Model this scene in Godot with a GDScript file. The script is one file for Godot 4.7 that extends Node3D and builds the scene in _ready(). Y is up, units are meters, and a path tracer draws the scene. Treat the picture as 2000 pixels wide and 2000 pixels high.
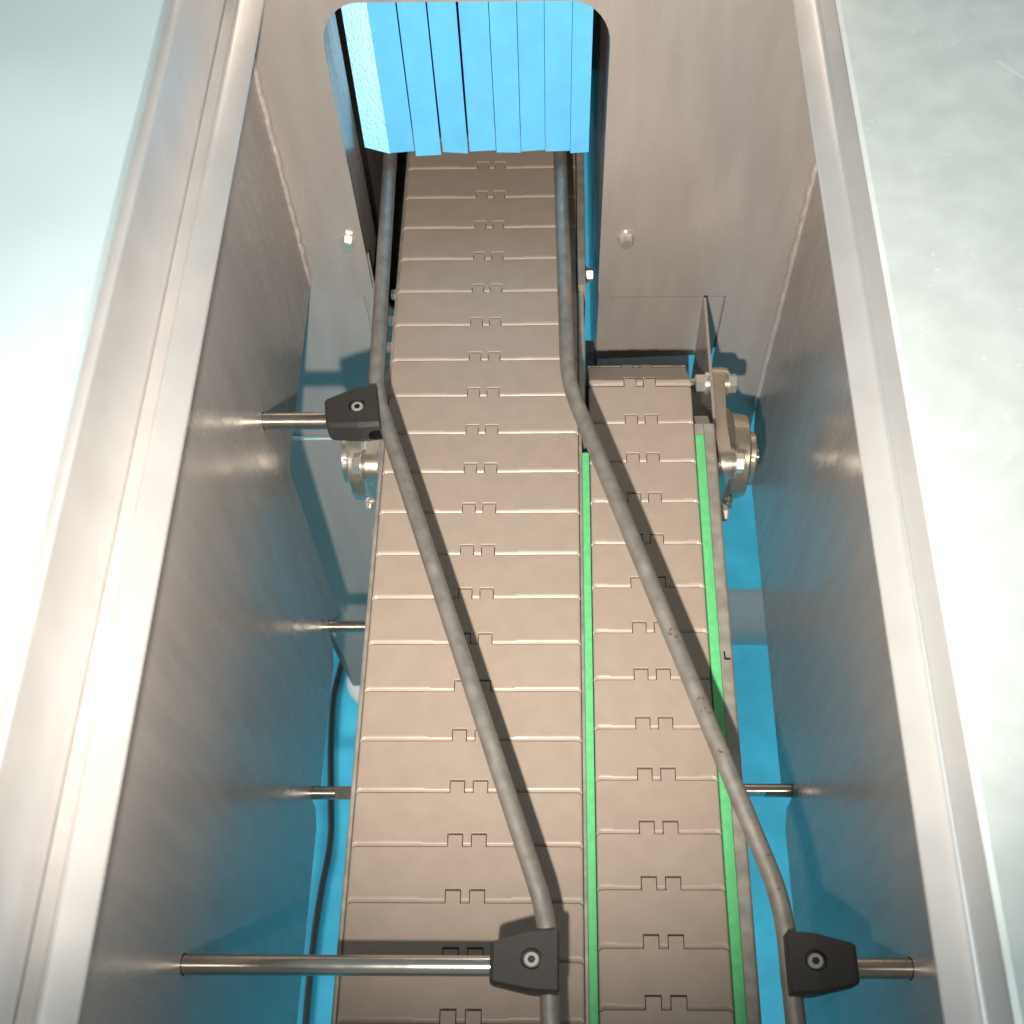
extends Node3D

const PITCH := 0.0381
var M := {}          # materials by name
var taken := {}      # names in use

# ---------------------------------------------------------------- mesh helpers
func begin() -> SurfaceTool:
	var st := SurfaceTool.new()
	st.begin(Mesh.PRIMITIVE_TRIANGLES)
	return st

func tri(st: SurfaceTool, a: Vector3, b: Vector3, c: Vector3, na: Vector3, nb: Vector3, nc: Vector3) -> void:
	var g := (b - a).cross(c - a)
	if g.length() < 1e-14:
		return
	var vs = [[a, na], [c, nc], [b, nb]] if g.dot(na + nb + nc) > 0.0 else [[a, na], [b, nb], [c, nc]]
	for v in vs:
		st.set_normal(v[1])
		st.add_vertex(v[0])

func quad(st: SurfaceTool, a: Vector3, b: Vector3, c: Vector3, d: Vector3, n: Vector3) -> void:
	tri(st, a, b, c, n, n, n)
	tri(st, a, c, d, n, n, n)

func quad_out(st: SurfaceTool, a: Vector3, b: Vector3, c: Vector3, d: Vector3, inside: Vector3) -> void:
	var n := (c - a).cross(d - b)
	if n.length() < 1e-16:
		n = (b - a).cross(c - a)
	n = n.normalized()
	if n.dot((a + b + c + d) / 4.0 - inside) < 0.0:
		n = -n
	quad(st, a, b, c, d, n)

func lift(p: Vector2, axis: String, t: float) -> Vector3:
	if axis == "x":
		return Vector3(t, p.y, p.x)      # polygon given as (z, y)
	if axis == "y":
		return Vector3(p.x, t, p.y)      # polygon given as (x, z)
	return Vector3(p.x, p.y, t)          # polygon given as (x, y)

func prism(st: SurfaceTool, poly: PackedVector2Array, axis: String, t0: float, t1: float, soft := false) -> void:
	var area := 0.0
	for i in poly.size():
		area += poly[i].cross(poly[(i + 1) % poly.size()])
	var pl := poly.duplicate()
	if area < 0.0:
		pl.reverse()
	var ax := Vector3(1, 0, 0) if axis == "x" else (Vector3(0, 1, 0) if axis == "y" else Vector3(0, 0, 1))
	var ids := Geometry2D.triangulate_polygon(pl)
	for i in range(0, ids.size(), 3):
		tri(st, lift(pl[ids[i]], axis, t0), lift(pl[ids[i + 1]], axis, t0), lift(pl[ids[i + 2]], axis, t0), -ax, -ax, -ax)
		tri(st, lift(pl[ids[i]], axis, t1), lift(pl[ids[i + 1]], axis, t1), lift(pl[ids[i + 2]], axis, t1), ax, ax, ax)
	var n := pl.size()
	var ns := []
	for i in n:
		var e := pl[(i + 1) % n] - pl[i]
		ns.append(Vector2(e.y, -e.x).normalized())
	for i in n:
		var j := (i + 1) % n
		var n0: Vector2 = ns[i]
		var n1: Vector2 = ns[i]
		if soft:
			var before: Vector2 = ns[(i + n - 1) % n]
			var after: Vector2 = ns[j]
			if before.dot(n0) > 0.7:
				n0 = (before + ns[i]).normalized()
			if after.dot(n1) > 0.7:
				n1 = (after + ns[i]).normalized()
		var a := lift(pl[i], axis, t0)
		var b := lift(pl[j], axis, t0)
		var c := lift(pl[j], axis, t1)
		var d := lift(pl[i], axis, t1)
		var na := lift(n0, axis, 0.0)
		var nb := lift(n1, axis, 0.0)
		tri(st, a, b, c, na, nb, nb)
		tri(st, a, c, d, na, nb, na)

func box(st: SurfaceTool, lo: Vector3, hi: Vector3, bevel := 0.0) -> void:
	if bevel <= 0.0:
		prism(st, PackedVector2Array([Vector2(lo.x, lo.y), Vector2(hi.x, lo.y), Vector2(hi.x, hi.y), Vector2(lo.x, hi.y)]), "z", lo.z, hi.z)
	else:
		prism(st, round_rect(lo.x, lo.y, hi.x, hi.y, bevel, 3), "z", lo.z, hi.z, true)

func round_rect(x0: float, y0: float, x1: float, y1: float, r: float, seg := 4) -> PackedVector2Array:
	var out := PackedVector2Array()
	for k in 4:
		var c := Vector2(x1 - r if k in [0, 3] else x0 + r, y1 - r if k in [0, 1] else y0 + r)
		for i in seg + 1:
			var a := PI / 2.0 * (k + float(i) / seg)
			out.append(c + Vector2(cos(a), sin(a)) * r)
	return out

func arc(c: Vector2, r: float, from_deg: float, to_deg: float, seg := 6) -> PackedVector2Array:
	var out := PackedVector2Array()
	for i in seg + 1:
		var a := deg_to_rad(lerpf(from_deg, to_deg, float(i) / seg))
		out.append(c + Vector2(cos(a), sin(a)) * r)
	return out

func sweep(st: SurfaceTool, path: Array, radii, sides := 20, caps := true) -> void:
	var rings := []
	var nrm := []
	var ref := Vector3.UP
	for i in path.size():
		var p: Vector3 = path[i]
		var t: Vector3 = (path[mini(i + 1, path.size() - 1)] - path[maxi(i - 1, 0)]).normalized()
		if absf(t.dot(ref)) > 0.95:
			ref = Vector3.RIGHT if absf(t.x) < 0.9 else Vector3.BACK
		var u := t.cross(ref).normalized()
		var v := u.cross(t).normalized()
		ref = v
		var r: float = radii[i] if radii is Array else radii
		var ring := []
		var nr := []
		for k in sides:
			var a := TAU * k / sides
			var n := u * cos(a) + v * sin(a)
			nr.append(n)
			ring.append(p + n * r)
		rings.append(ring)
		nrm.append(nr)
	for i in path.size() - 1:
		for k in sides:
			var q := (k + 1) % sides
			tri(st, rings[i][k], rings[i][q], rings[i + 1][q], nrm[i][k], nrm[i][q], nrm[i + 1][q])
			tri(st, rings[i][k], rings[i + 1][q], rings[i + 1][k], nrm[i][k], nrm[i + 1][q], nrm[i + 1][k])
	if caps:
		for e in [0, path.size() - 1]:
			var o: Vector3 = path[e]
			var w: Vector3 = (path[0] - path[1]) if e == 0 else (path[e] - path[e - 1])
			w = w.normalized()
			for k in sides:
				tri(st, o, rings[e][k], rings[e][(k + 1) % sides], w, w, w)

# a turned body: steps = [[distance along axis, radius], ...] with sharp shoulders
func turned(st: SurfaceTool, o: Vector3, axis: Vector3, steps: Array, sides := 28) -> void:
	var ref := Vector3.UP if absf(axis.y) < 0.8 else Vector3.RIGHT
	var u := axis.cross(ref).normalized()
	var v := u.cross(axis).normalized()
	for i in steps.size() - 1:
		var d: Vector2 = Vector2(steps[i + 1][0] - steps[i][0], steps[i + 1][1] - steps[i][1])
		var nn := Vector2(-d.y, d.x).normalized()      # (along axis, radial)
		for k in sides:
			var a0 := TAU * k / sides
			var a1 := TAU * (k + 1) / sides
			var r0 := u * cos(a0) + v * sin(a0)
			var r1 := u * cos(a1) + v * sin(a1)
			var pa: Vector3 = o + axis * steps[i][0] + r0 * steps[i][1]
			var pb: Vector3 = o + axis * steps[i][0] + r1 * steps[i][1]
			var pc: Vector3 = o + axis * steps[i + 1][0] + r1 * steps[i + 1][1]
			var pd: Vector3 = o + axis * steps[i + 1][0] + r0 * steps[i + 1][1]
			var n0 := axis * nn.x + r0 * nn.y
			var n1 := axis * nn.x + r1 * nn.y
			tri(st, pa, pb, pc, n0, n1, n1)
			tri(st, pa, pc, pd, n0, n1, n0)

# hexagon head with chamfered rim, standing on o along axis
func hex_head(st: SurfaceTool, o: Vector3, axis: Vector3, across: float, high: float, twist := 0.0, washer := true) -> void:
	var base := 0.0
	if washer:
		turned(st, o, axis, [[0.0, 0.0], [0.0, across * 0.72], [high * 0.22, across * 0.72], [high * 0.22, 0.0]], 24)
		base = high * 0.22
	var ref := Vector3.UP if absf(axis.y) < 0.8 else Vector3.RIGHT
	var u := axis.cross(ref).normalized()
	var v := u.cross(axis).normalized()
	var r := across / sqrt(3.0)
	var levels := [[base, r], [base + high * 0.86, r], [base + high, r * 0.86]]
	var mid := o + axis * (base + high * 0.5)
	for i in 2:
		for k in 6:
			var a0 := TAU * k / 6.0 + twist
			var a1 := TAU * (k + 1) / 6.0 + twist
			var d0 := u * cos(a0) + v * sin(a0)
			var d1 := u * cos(a1) + v * sin(a1)
			quad_out(st, o + axis * levels[i][0] + d0 * levels[i][1], o + axis * levels[i][0] + d1 * levels[i][1], o + axis * levels[i + 1][0] + d1 * levels[i + 1][1], o + axis * levels[i + 1][0] + d0 * levels[i + 1][1], mid)
	for k in 6:
		var a0 := TAU * k / 6.0 + twist
		var a1 := TAU * (k + 1) / 6.0 + twist
		var t: Vector3 = o + axis * levels[2][0]
		tri(st, t, t + (u * cos(a0) + v * sin(a0)) * levels[2][1], t + (u * cos(a1) + v * sin(a1)) * levels[2][1], axis, axis, axis)

# ---------------------------------------------------------------- scene helpers
func numbered(called: String) -> String:
	if not taken.has(called):
		taken[called] = 0
		return called
	taken[called] += 1
	return "%s_%03d" % [called, taken[called]]

func part(called: String, st: SurfaceTool, m: Material, parent: Node3D) -> MeshInstance3D:
	var o := MeshInstance3D.new()
	o.mesh = st.commit()
	o.material_override = m
	o.name = called
	parent.add_child(o, true)
	return o

func tag(o: Node3D, label: String, category: String, group := "") -> void:
	o.set_meta("label", label)
	o.set_meta("category", category)
	if group:
		o.set_meta("group", group)

func thing(called: String, label: String, category: String, group := "", at := Vector3.ZERO) -> Node3D:
	var o := Node3D.new()
	o.name = numbered(called)
	add_child(o)
	o.position = at
	tag(o, label, category, group)
	return o

func single(called: String, st: SurfaceTool, m: Material, label: String, category: String, group := "") -> MeshInstance3D:
	var o := MeshInstance3D.new()
	o.mesh = st.commit()
	o.material_override = m
	o.name = numbered(called)
	add_child(o)
	tag(o, label, category, group)
	return o

# ---------------------------------------------------------------- textures and materials
func noise_tex(seed_: int, size: int, freq: float, octaves: int, lo: Color, hi: Color, stretch := Vector2.ONE, power := 1.0, mips := true) -> ImageTexture:
	var n := FastNoiseLite.new()
	n.seed = seed_
	n.noise_type = FastNoiseLite.TYPE_SIMPLEX_SMOOTH
	n.fractal_octaves = octaves
	n.frequency = 1.0
	var img := Image.create(size, size, false, Image.FORMAT_RGB8)
	# seamless: noise walked on two circles
	for y in size:
		for x in size:
			var fx := float(x) / size
			var fy := float(y) / size
			var bx := (1.0 - absf(2.0 * fx - 1.0))
			var v := n.get_noise_3d(fx * freq * stretch.x, fy * freq * stretch.y, 0.0)
			var w1 := smoothstep(0.0, 0.12, 1.0 - fx)
			var w2 := smoothstep(0.0, 0.12, 1.0 - fy)
			if w1 < 1.0:
				v = lerpf(n.get_noise_3d((fx - 1.0) * freq * stretch.x, fy * freq * stretch.y, 0.0), v, w1)
			if w2 < 1.0:
				var vv := n.get_noise_3d(fx * freq * stretch.x, (fy - 1.0) * freq * stretch.y, 0.0)
				v = lerpf(vv, v, w2)
			var t := clampf(v * 0.85 + 0.5 + bx * 0.0, 0.0, 1.0)
			img.set_pixel(x, y, lo.lerp(hi, pow(t, power)))
	if mips:
		img.generate_mipmaps()
	return ImageTexture.create_from_image(img)

func gray(v: float) -> Color:
	return Color(v, v, v)

func mat(called: String, color: Color, rough: float, metal := 0.0) -> StandardMaterial3D:
	var m := StandardMaterial3D.new()
	m.resource_name = called
	m.albedo_color = color
	m.roughness = rough
	m.metallic = metal
	M[called] = m
	return m

func tri_map(m: StandardMaterial3D, scale: Vector3) -> void:
	m.uv1_triplanar = true
	m.uv1_world_triplanar = true
	m.uv1_scale = scale

func make_materials() -> void:
	var smudge := noise_tex(11, 256, 5.0, 4, gray(0.95), gray(1.0))
	var wall := mat("steel_sheet", Color(0.64, 0.605, 0.58), 1.0, 0.35)
	wall.albedo_texture = worn_tex(13, 0.955, 0.045, Vector2(0.030, 0.008), 22, 60.0, 0.025, true)
	wall.roughness_texture = noise_tex(12, 256, 6.0, 4, gray(0.20), gray(0.32), Vector2(3.4, 0.5))
	tri_map(wall, Vector3(2.3, 2.3, 2.3))
	var rim := mat("steel_rim", Color(0.81, 0.79, 0.775), 1.0, 0.6)
	rim.albedo_texture = smudge
	rim.roughness_texture = noise_tex(14, 256, 7.0, 4, gray(0.40), gray(0.46))
	tri_map(rim, Vector3(4.0, 4.0, 4.0))
	var lid := mat("pale_lid", Color(0.70, 0.76, 0.77), 0.5, 0.0)
	lid.albedo_texture = noise_tex(31, 256, 3.0, 3, gray(0.93), gray(1.0))
	tri_map(lid, Vector3(1.7, 1.7, 1.7))
	var scratched := mat("scratched_sheet", Color(0.80, 0.825, 0.81), 1.0, 0.25)
	scratched.albedo_texture = scratch_tex()
	scratched.roughness_texture = noise_tex(33, 256, 9.0, 5, gray(0.42), gray(0.54))
	tri_map(scratched, Vector3(3.0, 3.0, 3.0))
	for i in 3:
		var belt := mat("chain_plastic_%d" % i, [Color(0.600, 0.538, 0.487), Color(0.590, 0.529, 0.479), Color(0.606, 0.544, 0.492)][i], 0.45)
		belt.albedo_texture = worn_tex(41 + i, 0.97, 0.03, Vector2(0.02, 0.02), 70, 16.0, 0.04, false)
		belt.roughness_texture = noise_tex(45, 128, 8.0, 3, gray(0.8), gray(1.0))
		tri_map(belt, Vector3(4.3, 4.3, 4.3))
	var rail := mat("rail_steel", Color(0.63, 0.605, 0.575), 1.0, 0.6)
	rail.albedo_texture = noise_tex(51, 256, 9.0, 5, gray(0.78), gray(1.0))
	rail.roughness_texture = noise_tex(52, 256, 7.0, 4, gray(0.32), gray(0.58))
	tri_map(rail, Vector3(7.0, 7.0, 7.0))
	var rod := mat("rod_steel", Color(0.78, 0.74, 0.69), 0.24, 1.0)
	rod.roughness_texture = noise_tex(53, 128, 9.0, 3, gray(0.75), gray(1.0))
	tri_map(rod, Vector3(9.0, 9.0, 9.0))
	var frame := mat("frame_steel", Color(0.68, 0.65, 0.61), 1.0, 0.45)
	frame.albedo_texture = noise_tex(55, 256, 12.0, 5, gray(0.78), gray(1.0))
	frame.roughness_texture = noise_tex(56, 256, 8.0, 3, gray(0.4), gray(0.6))
	tri_map(frame, Vector3(5.0, 5.0, 5.0))
	var cast := mat("cast_steel", Color(0.80, 0.76, 0.70), 1.0, 0.95)
	cast.roughness_texture = noise_tex(57, 128, 9.0, 3, gray(0.26), gray(0.4))
	tri_map(cast, Vector3(12.0, 12.0, 12.0))
	mat("tube_steel", Color(0.74, 0.74, 0.73), 0.38, 0.35)
	mat("bolt_steel", Color(0.88, 0.86, 0.82), 0.28, 0.85)
	var weld := mat("weld_metal", Color(0.78, 0.75, 0.73), 1.0, 0.6)
	weld.albedo_texture = noise_tex(61, 128, 14.0, 4, Color(0.92, 0.88, 0.86), Color(1, 0.99, 0.98))
	weld.roughness_texture = noise_tex(62, 128, 14.0, 3, gray(0.3), gray(0.6))
	tri_map(weld, Vector3(14.0, 14.0, 14.0))
	var blackp := mat("black_plastic", Color(0.20, 0.185, 0.175), 0.5)
	blackp.albedo_texture = worn_tex(63, 0.85, 0.15, Vector2(0.06, 0.06), 46, 14.0, 0.30, false)
	tri_map(blackp, Vector3(14.0, 14.0, 14.0))
	mat("bore_shade", Color(0.05, 0.05, 0.05), 0.6)  # near-black painted in for the shade inside bores and sockets
	var green := mat("green_strip", Color(0.37, 0.73, 0.47), 0.5)
	green.albedo_texture = worn_tex(65, 0.95, 0.07, Vector2(0.03, 0.03), 120, 20.0, 0.07, false)
	tri_map(green, Vector3(9.0, 9.0, 9.0))
	var blue := mat("blue_strip", Color(0.37, 0.72, 0.905), 0.34)
	blue.albedo_texture = noise_tex(67, 128, 5.0, 4, gray(0.95), gray(1.0))
	tri_map(blue, Vector3(9.0, 9.0, 9.0))
	var grained := mat("blue_strip_grained", Color(0.37, 0.72, 0.905), 0.36)
	grained.heightmap_enabled = true
	grained.heightmap_texture = noise_tex(68, 256, 46.0, 2, gray(0.0), gray(1.0))
	grained.heightmap_scale = 0.013
	tri_map(grained, Vector3(9.0, 9.0, 9.0))
	var floor_m := mat("blue_floor", Color(0.33, 0.83, 0.95), 0.5)
	floor_m.albedo_texture = noise_tex(71, 256, 6.0, 5, gray(0.9), gray(1.0))
	tri_map(floor_m, Vector3(2.0, 2.0, 2.0))
	mat("black_rubber", Color(0.12, 0.12, 0.125), 0.5)
	mat("gray_plastic", Color(0.45, 0.45, 0.44), 0.5)
	mat("white_plastic", Color(0.85, 0.85, 0.83), 0.5)
	mat("track_steel", Color(0.62, 0.61, 0.60), 0.45, 0.6)
	mat("rust", Color(0.38, 0.25, 0.17), 0.9)
	mat("pen_ink", Color(0.04, 0.04, 0.05), 0.6)

# a mottled tone with fine rubbed marks, light and dark
func worn_tex(seed_: int, base: float, swing: float, freq: Vector2, marks: int, longest: float, depth: float, upright: bool) -> ImageTexture:
	var rng := RandomNumberGenerator.new()
	rng.seed = seed_
	var size := 512
	var n := FastNoiseLite.new()
	n.seed = seed_
	n.frequency = 1.0
	n.fractal_octaves = 5
	var img := Image.create(size, size, false, Image.FORMAT_RGB8)
	for y in size:
		for x in size:
			var v := n.get_noise_2d(x * freq.x, y * freq.y)
			var wx := smoothstep(0.0, 0.1, 1.0 - float(x) / size)
			var wy := smoothstep(0.0, 0.1, 1.0 - float(y) / size)
			if wx < 1.0:
				v = lerpf(n.get_noise_2d((x - size) * freq.x, y * freq.y), v, wx)
			if wy < 1.0:
				v = lerpf(n.get_noise_2d(x * freq.x, (y - size) * freq.y), v, wy)
			img.set_pixel(x, y, gray(clampf(base + v * swing, 0.0, 1.0)))
	for k in marks:
		var p := Vector2(rng.randf(), rng.randf()) * size
		var a := rng.randf_range(0.0, PI)
		if upright and k % 3:
			a = PI / 2.0 + rng.randf_range(-0.12, 0.12)
		var d := Vector2.from_angle(a) * rng.randf_range(2.0, longest)
		var tone := depth * rng.randf_range(-0.6, 1.0)
		for q in int(d.length()) + 1:
			var o := p + d * (q / (d.length() + 0.01))
			var px := posmod(int(o.x), size)
			var py := posmod(int(o.y), size)
			var g := img.get_pixel(px, py).r
			img.set_pixel(px, py, gray(clampf(g + tone, 0.0, 1.0)))
	img.generate_mipmaps()
	return ImageTexture.create_from_image(img)

func scratch_tex() -> ImageTexture:
	var rng := RandomNumberGenerator.new()
	rng.seed = 5
	var size := 512
	var n := FastNoiseLite.new()
	n.seed = 9
	n.frequency = 1.0
	n.fractal_octaves = 4
	var img := Image.create(size, size, false, Image.FORMAT_RGB8)
	for y in size:
		for x in size:
			var v := n.get_noise_2d(x * 0.02, y * 0.02)
			img.set_pixel(x, y, gray(clampf(0.94 + v * 0.045, 0.0, 1.0)))
	for k in 90:
		var p := Vector2(rng.randf(), rng.randf()) * size
		var d := Vector2.from_angle(rng.randf_range(0.0, PI)) * rng.randf_range(0.5, 2.5 if k % 30 else 60.0)
		for s in 90:
			var q := p + d * (s / 90.0)
			for o in [Vector2(0, 0), Vector2(1, 0), Vector2(0, 1), Vector2(1, 1)]:
				img.set_pixel(posmod(int(q.x + o.x), size), posmod(int(q.y + o.y), size), Color(1, 1, 1))
	img.generate_mipmaps()
	return ImageTexture.create_from_image(img)

# ---------------------------------------------------------------- the build
func _ready() -> void:
	# camera: a phone picture whose lower part was cropped away, so the lens axis lies below the middle
	var cam := Camera3D.new()
	cam.name = "camera"
	add_child(cam)
	cam.position = Vector3(0.0568, 0.6335, 0.8627)
	cam.rotation_order = EULER_ORDER_YXZ
	cam.rotation_degrees = Vector3(-66.579, 3.288, -2.962)
	var lens := CameraAttributesPhysical.new()
	lens.frustum_focal_length = 7.0
	lens.frustum_focus_distance = 0.74
	lens.frustum_near = 0.05
	lens.frustum_far = 20.0
	lens.exposure_aperture = 2.0
	cam.attributes = lens
	cam.projection = Camera3D.PROJECTION_FRUSTUM
	cam.near = 0.05
	cam.far = 20.0
	cam.size = cam.near * 2000.0 / 1988.8
	cam.frustum_offset = Vector2((1000.0 - 1035.7) / 1988.8, (1491.0 - 1000.0) / 1988.8) * cam.near
	cam.current = true

	var env := Environment.new()
	env.background_mode = Environment.BG_COLOR
	env.background_color = Color(0.80, 0.87, 0.88)
	env.background_energy_multiplier = 0.40
	env.tonemap_mode = Environment.TONE_MAPPER_LINEAR
	env.tonemap_exposure = 1.0
	env.sdfgi_enabled = true
	env.ssao_enabled = true
	env.ssil_enabled = true
	var we := WorldEnvironment.new()
	we.name = "environment"
	we.environment = env
	add_child(we)

	# the phone's flash: small, a hand's breadth below and left of the lens, aimed down the tunnel
	var flash := SpotLight3D.new()
	flash.name = "phone_flash"
	add_child(flash)
	flash.position = Vector3(0.005, 0.55, 0.935)
	flash.look_at(Vector3(0.05, 0.08, 0.125), Vector3.UP)
	flash.light_color = Color(1.0, 0.97, 0.93)
	flash.light_energy = 1.42
	flash.light_size = 0.01
	flash.spot_angle = 45.5
	flash.spot_angle_attenuation = 1.0
	flash.spot_range = 8.0
	flash.spot_attenuation = 2.0
	flash.shadow_enabled = true

	# the same flash's wide spill around its beam
	var spill := flash.duplicate() as SpotLight3D
	spill.name = "phone_flash_spill"
	add_child(spill)
	spill.light_energy = 0.08
	spill.spot_angle = 76.0

	# added unseen fill lights, low on both sides, brightening the floor below covers
	for side in [[-1.7, 1.9], [1.9, 2.0]]:
		var side_fill := AreaLight3D.new()
		side_fill.name = "added_fill_light"
		add_child(side_fill, true)
		side_fill.position = Vector3(side[0], 0.8, 0.4)
		side_fill.look_at(Vector3(0.2 * signf(side[0]), -0.6, 0.35), Vector3.UP)
		side_fill.area_size = Vector2(1.6, 0.7)
		side_fill.light_color = Color(0.90, 0.97, 1.0)
		side_fill.light_energy = side[1]
		side_fill.area_range = 12.0
		side_fill.shadow_enabled = true

	make_materials()
	build_floor()
	build_housing()
	build_covers()
	build_wide_conveyor()
	build_narrow_conveyor()
	build_curtain()
	build_rails()
	build_rods()
	build_floor_things()

func build_floor() -> void:
	var st := begin()
	quad(st, Vector3(-6, -0.8, -6), Vector3(6, -0.8, -6), Vector3(6, -0.8, 6), Vector3(-6, -0.8, 6), Vector3.UP)
	var f := MeshInstance3D.new()
	f.mesh = st.commit()
	f.material_override = M.blue_floor
	f.name = "floor"
	add_child(f)
	f.set_meta("kind", "structure")

func csg_sheet(called: String, poly: PackedVector2Array, x0: float, thick: float, holes: Array, m: Material, parent: Node3D) -> void:
	# poly in (z, y); holes in (z, y, radius); sheet reaches from x0 to x0 + thick
	var root := CSGCombiner3D.new()
	root.name = called
	var st := begin()
	prism(st, poly, "x", x0, x0 + thick)
	var body := CSGMesh3D.new()
	body.name = "sheet"
	body.mesh = st.commit()
	body.material = m
	root.add_child(body)
	for h in holes:
		var c := CSGCylinder3D.new()
		c.name = "bore"
		c.operation = CSGShape3D.OPERATION_SUBTRACTION
		c.radius = h.z
		c.height = 0.03
		c.sides = 24
		c.rotation = Vector3(0, 0, PI / 2)
		c.position = Vector3(x0 + thick / 2.0, h.y, h.x)
		c.material = m
		root.add_child(c, true)
	parent.add_child(root, true)

func weld(path: Array, seed_: int, parent: Node3D, r := 0.0032) -> void:
	var n := FastNoiseLite.new()
	n.seed = seed_
	n.frequency = 1.0
	n.fractal_octaves = 2
	var pts := []
	var rad := []
	var a: Vector3 = path[0]
	var b: Vector3 = path[1]
	var steps := 120
	for i in steps + 1:
		var t := float(i) / steps
		var y := a.distance_to(b) * t
		pts.append(a.lerp(b, t) + Vector3(n.get_noise_2d(y * 60.0, 0.0) * 0.0011, 0, n.get_noise_2d(y * 60.0, 9.0) * 0.0006))
		var taper := clampf(minf(t, 1.0 - t) * 14.0, 0.15, 1.0)
		rad.append(r * taper * (0.92 + 0.22 * n.get_noise_2d(y * 170.0, 4.0)))
	var st := begin()
	sweep(st, pts, rad, 14)
	part("weld_bead", st, M.weld_metal, parent)

func build_housing() -> void:
	var t := thing("steel_housing", "open stainless steel machine housing, two side walls and an end wall with an arched opening", "machine housing")
	# end wall, standing across the tunnel
	var e := PackedVector2Array([Vector2(-0.1568, 0.30), Vector2(-0.1568, -0.028)])
	e.append_array(arc(Vector2(-0.1095, -0.021), 0.007, 270, 360, 5))
	e.append_array(arc(Vector2(-0.0745, 0.183), 0.029, 180, 90, 9))
	e.append_array(arc(Vector2(0.0675, 0.183), 0.028, 90, 0, 9))
	e.append_array(arc(Vector2(0.1045, -0.0225), 0.009, 180, 270, 5))
	e.append_array(PackedVector2Array([Vector2(0.2086, -0.0315), Vector2(0.2064, -0.29), Vector2(0.31, -0.29), Vector2(0.31, -0.222), Vector2(0.2598, -0.222), Vector2(0.2598, 0.30)]))
	var st := begin()
	prism(st, e, "z", 0.1225, 0.125)
	var ew := part("end_wall", st, M.steel_sheet, t)
	# hexagon bolts on the end wall
	for x in [-0.1157, 0.1169]:
		st = begin()
		hex_head(st, Vector3(x, 0.028, 0.125), Vector3(0, 0, 1), 0.0095, 0.0065, 0.3)
		part("hexagon_bolt", st, M.bolt_steel, ew)
	# plates behind the end wall, below its lower edges
	st = begin()
	prism(st, PackedVector2Array([Vector2(0.0970, -0.104), Vector2(0.2056, -0.099), Vector2(0.2076, -0.0324), Vector2(0.1080, -0.0324), Vector2(0.1000, -0.0295), Vector2(0.0970, -0.0235)]), "z", 0.1222, 0.1247)
	part("patch_plate", st, M.steel_sheet, t)
	st = begin()
	box(st, Vector3(0.0990, -0.096, 0.1165), Vector3(0.2300, -0.012, 0.1195))
	part("backing_plate", st, M.steel_sheet, t)  # added behind the patch to keep its seam dark
	st = begin()
	prism(st, PackedVector2Array([Vector2(-0.30, 0.01), Vector2(-0.30, -0.213), Vector2(-0.075, -0.213), Vector2(-0.075, -0.06), Vector2(-0.1015, -0.035), Vector2(-0.1015, 0.01)]), "z", 0.1165, 0.1198)
	part("backing_plate", st, M.steel_sheet, t)
	# apron, folded forward below the left backing plate
	st = begin()
	var n := Vector3(0, 0.205, 1).normalized()
	var ap := [Vector2(-0.29, -0.2135), Vector2(-0.262, -0.45), Vector2(-0.223, -0.56), Vector2(-0.2215, -0.615), Vector2(-0.06, -0.615), Vector2(-0.06, -0.2135)]
	var front := []
	for p in ap:
		front.append(Vector3(p.x, p.y, 0.1235 + (-0.2135 - p.y) * 0.205))
	for i in range(1, ap.size() - 1):
		tri(st, front[0], front[i], front[i + 1], n, n, n)
		tri(st, front[0] - n * 0.003, front[i] - n * 0.003, front[i + 1] - n * 0.003, -n, -n, -n)
	for i in ap.size():
		var j := (i + 1) % ap.size()
		quad_out(st, front[i], front[j], front[j] - n * 0.003, front[i] - n * 0.003, Vector3(-0.15, -0.4, 0.15))
	part("apron", st, M.steel_sheet, t)
	st = begin()
	sweep(st, [Vector3(-0.29, -0.2135, 0.1228), Vector3(-0.075, -0.2135, 0.1228)], 0.0014, 12)
	part("folded_edge", st, M.steel_rim, t)
	# side walls with slots for the cross rods and holes for the rail rods
	var lw := PackedVector2Array([Vector2(0.1255, 0.2185), Vector2(1.10, 0.2185), Vector2(1.10, -0.226)])
	lw.append_array(slot(0.5295, -0.2035, -0.229))
	lw.append_array(slot(0.3585, -0.2035, -0.233))
	lw.append_array(PackedVector2Array([Vector2(0.326, -0.234)]))
	lw.append_array(arc(Vector2(0.307, -0.036), 0.014, 0, 90, 6))
	lw.append_array(PackedVector2Array([Vector2(0.1255, -0.0165)]))
	csg_sheet("side_wall", lw, -0.1595, 0.0025, [Vector3(0.3345, 0.048, 0.0068), Vector3(0.7375, 0.05, 0.0068)], M.steel_sheet, t)
	var rw := PackedVector2Array([Vector2(0.1255, 0.2185), Vector2(1.10, 0.2185), Vector2(1.10, -0.213)])
	rw.append_array(slot(0.5360, -0.180, -0.213))
	rw.append_array(PackedVector2Array([Vector2(0.185, -0.218), Vector2(0.1255, -0.176)]))
	csg_sheet("side_wall", rw, 0.26, 0.0025, [Vector3(0.7375, 0.05, 0.0068)], M.steel_sheet, t)
	weld([Vector3(-0.1565, 0.216, 0.1262), Vector3(-0.1565, -0.017, 0.1262)], 3, t)
	weld([Vector3(0.2592, 0.216, 0.1262), Vector3(0.2592, -0.172, 0.1262)], 4, t, 0.0034)
	# rims folded inward along the top of both walls
	var lr := PackedVector2Array()
	lr.append_array(arc(Vector2(-0.1372, 0.2185), 0.0022, -90, 40, 5))
	lr.append_array(PackedVector2Array([Vector2(-0.1465, 0.2207)]))
	lr.append_array(arc(Vector2(-0.1500, 0.2203), 0.0022, 60, 130, 4))
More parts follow.
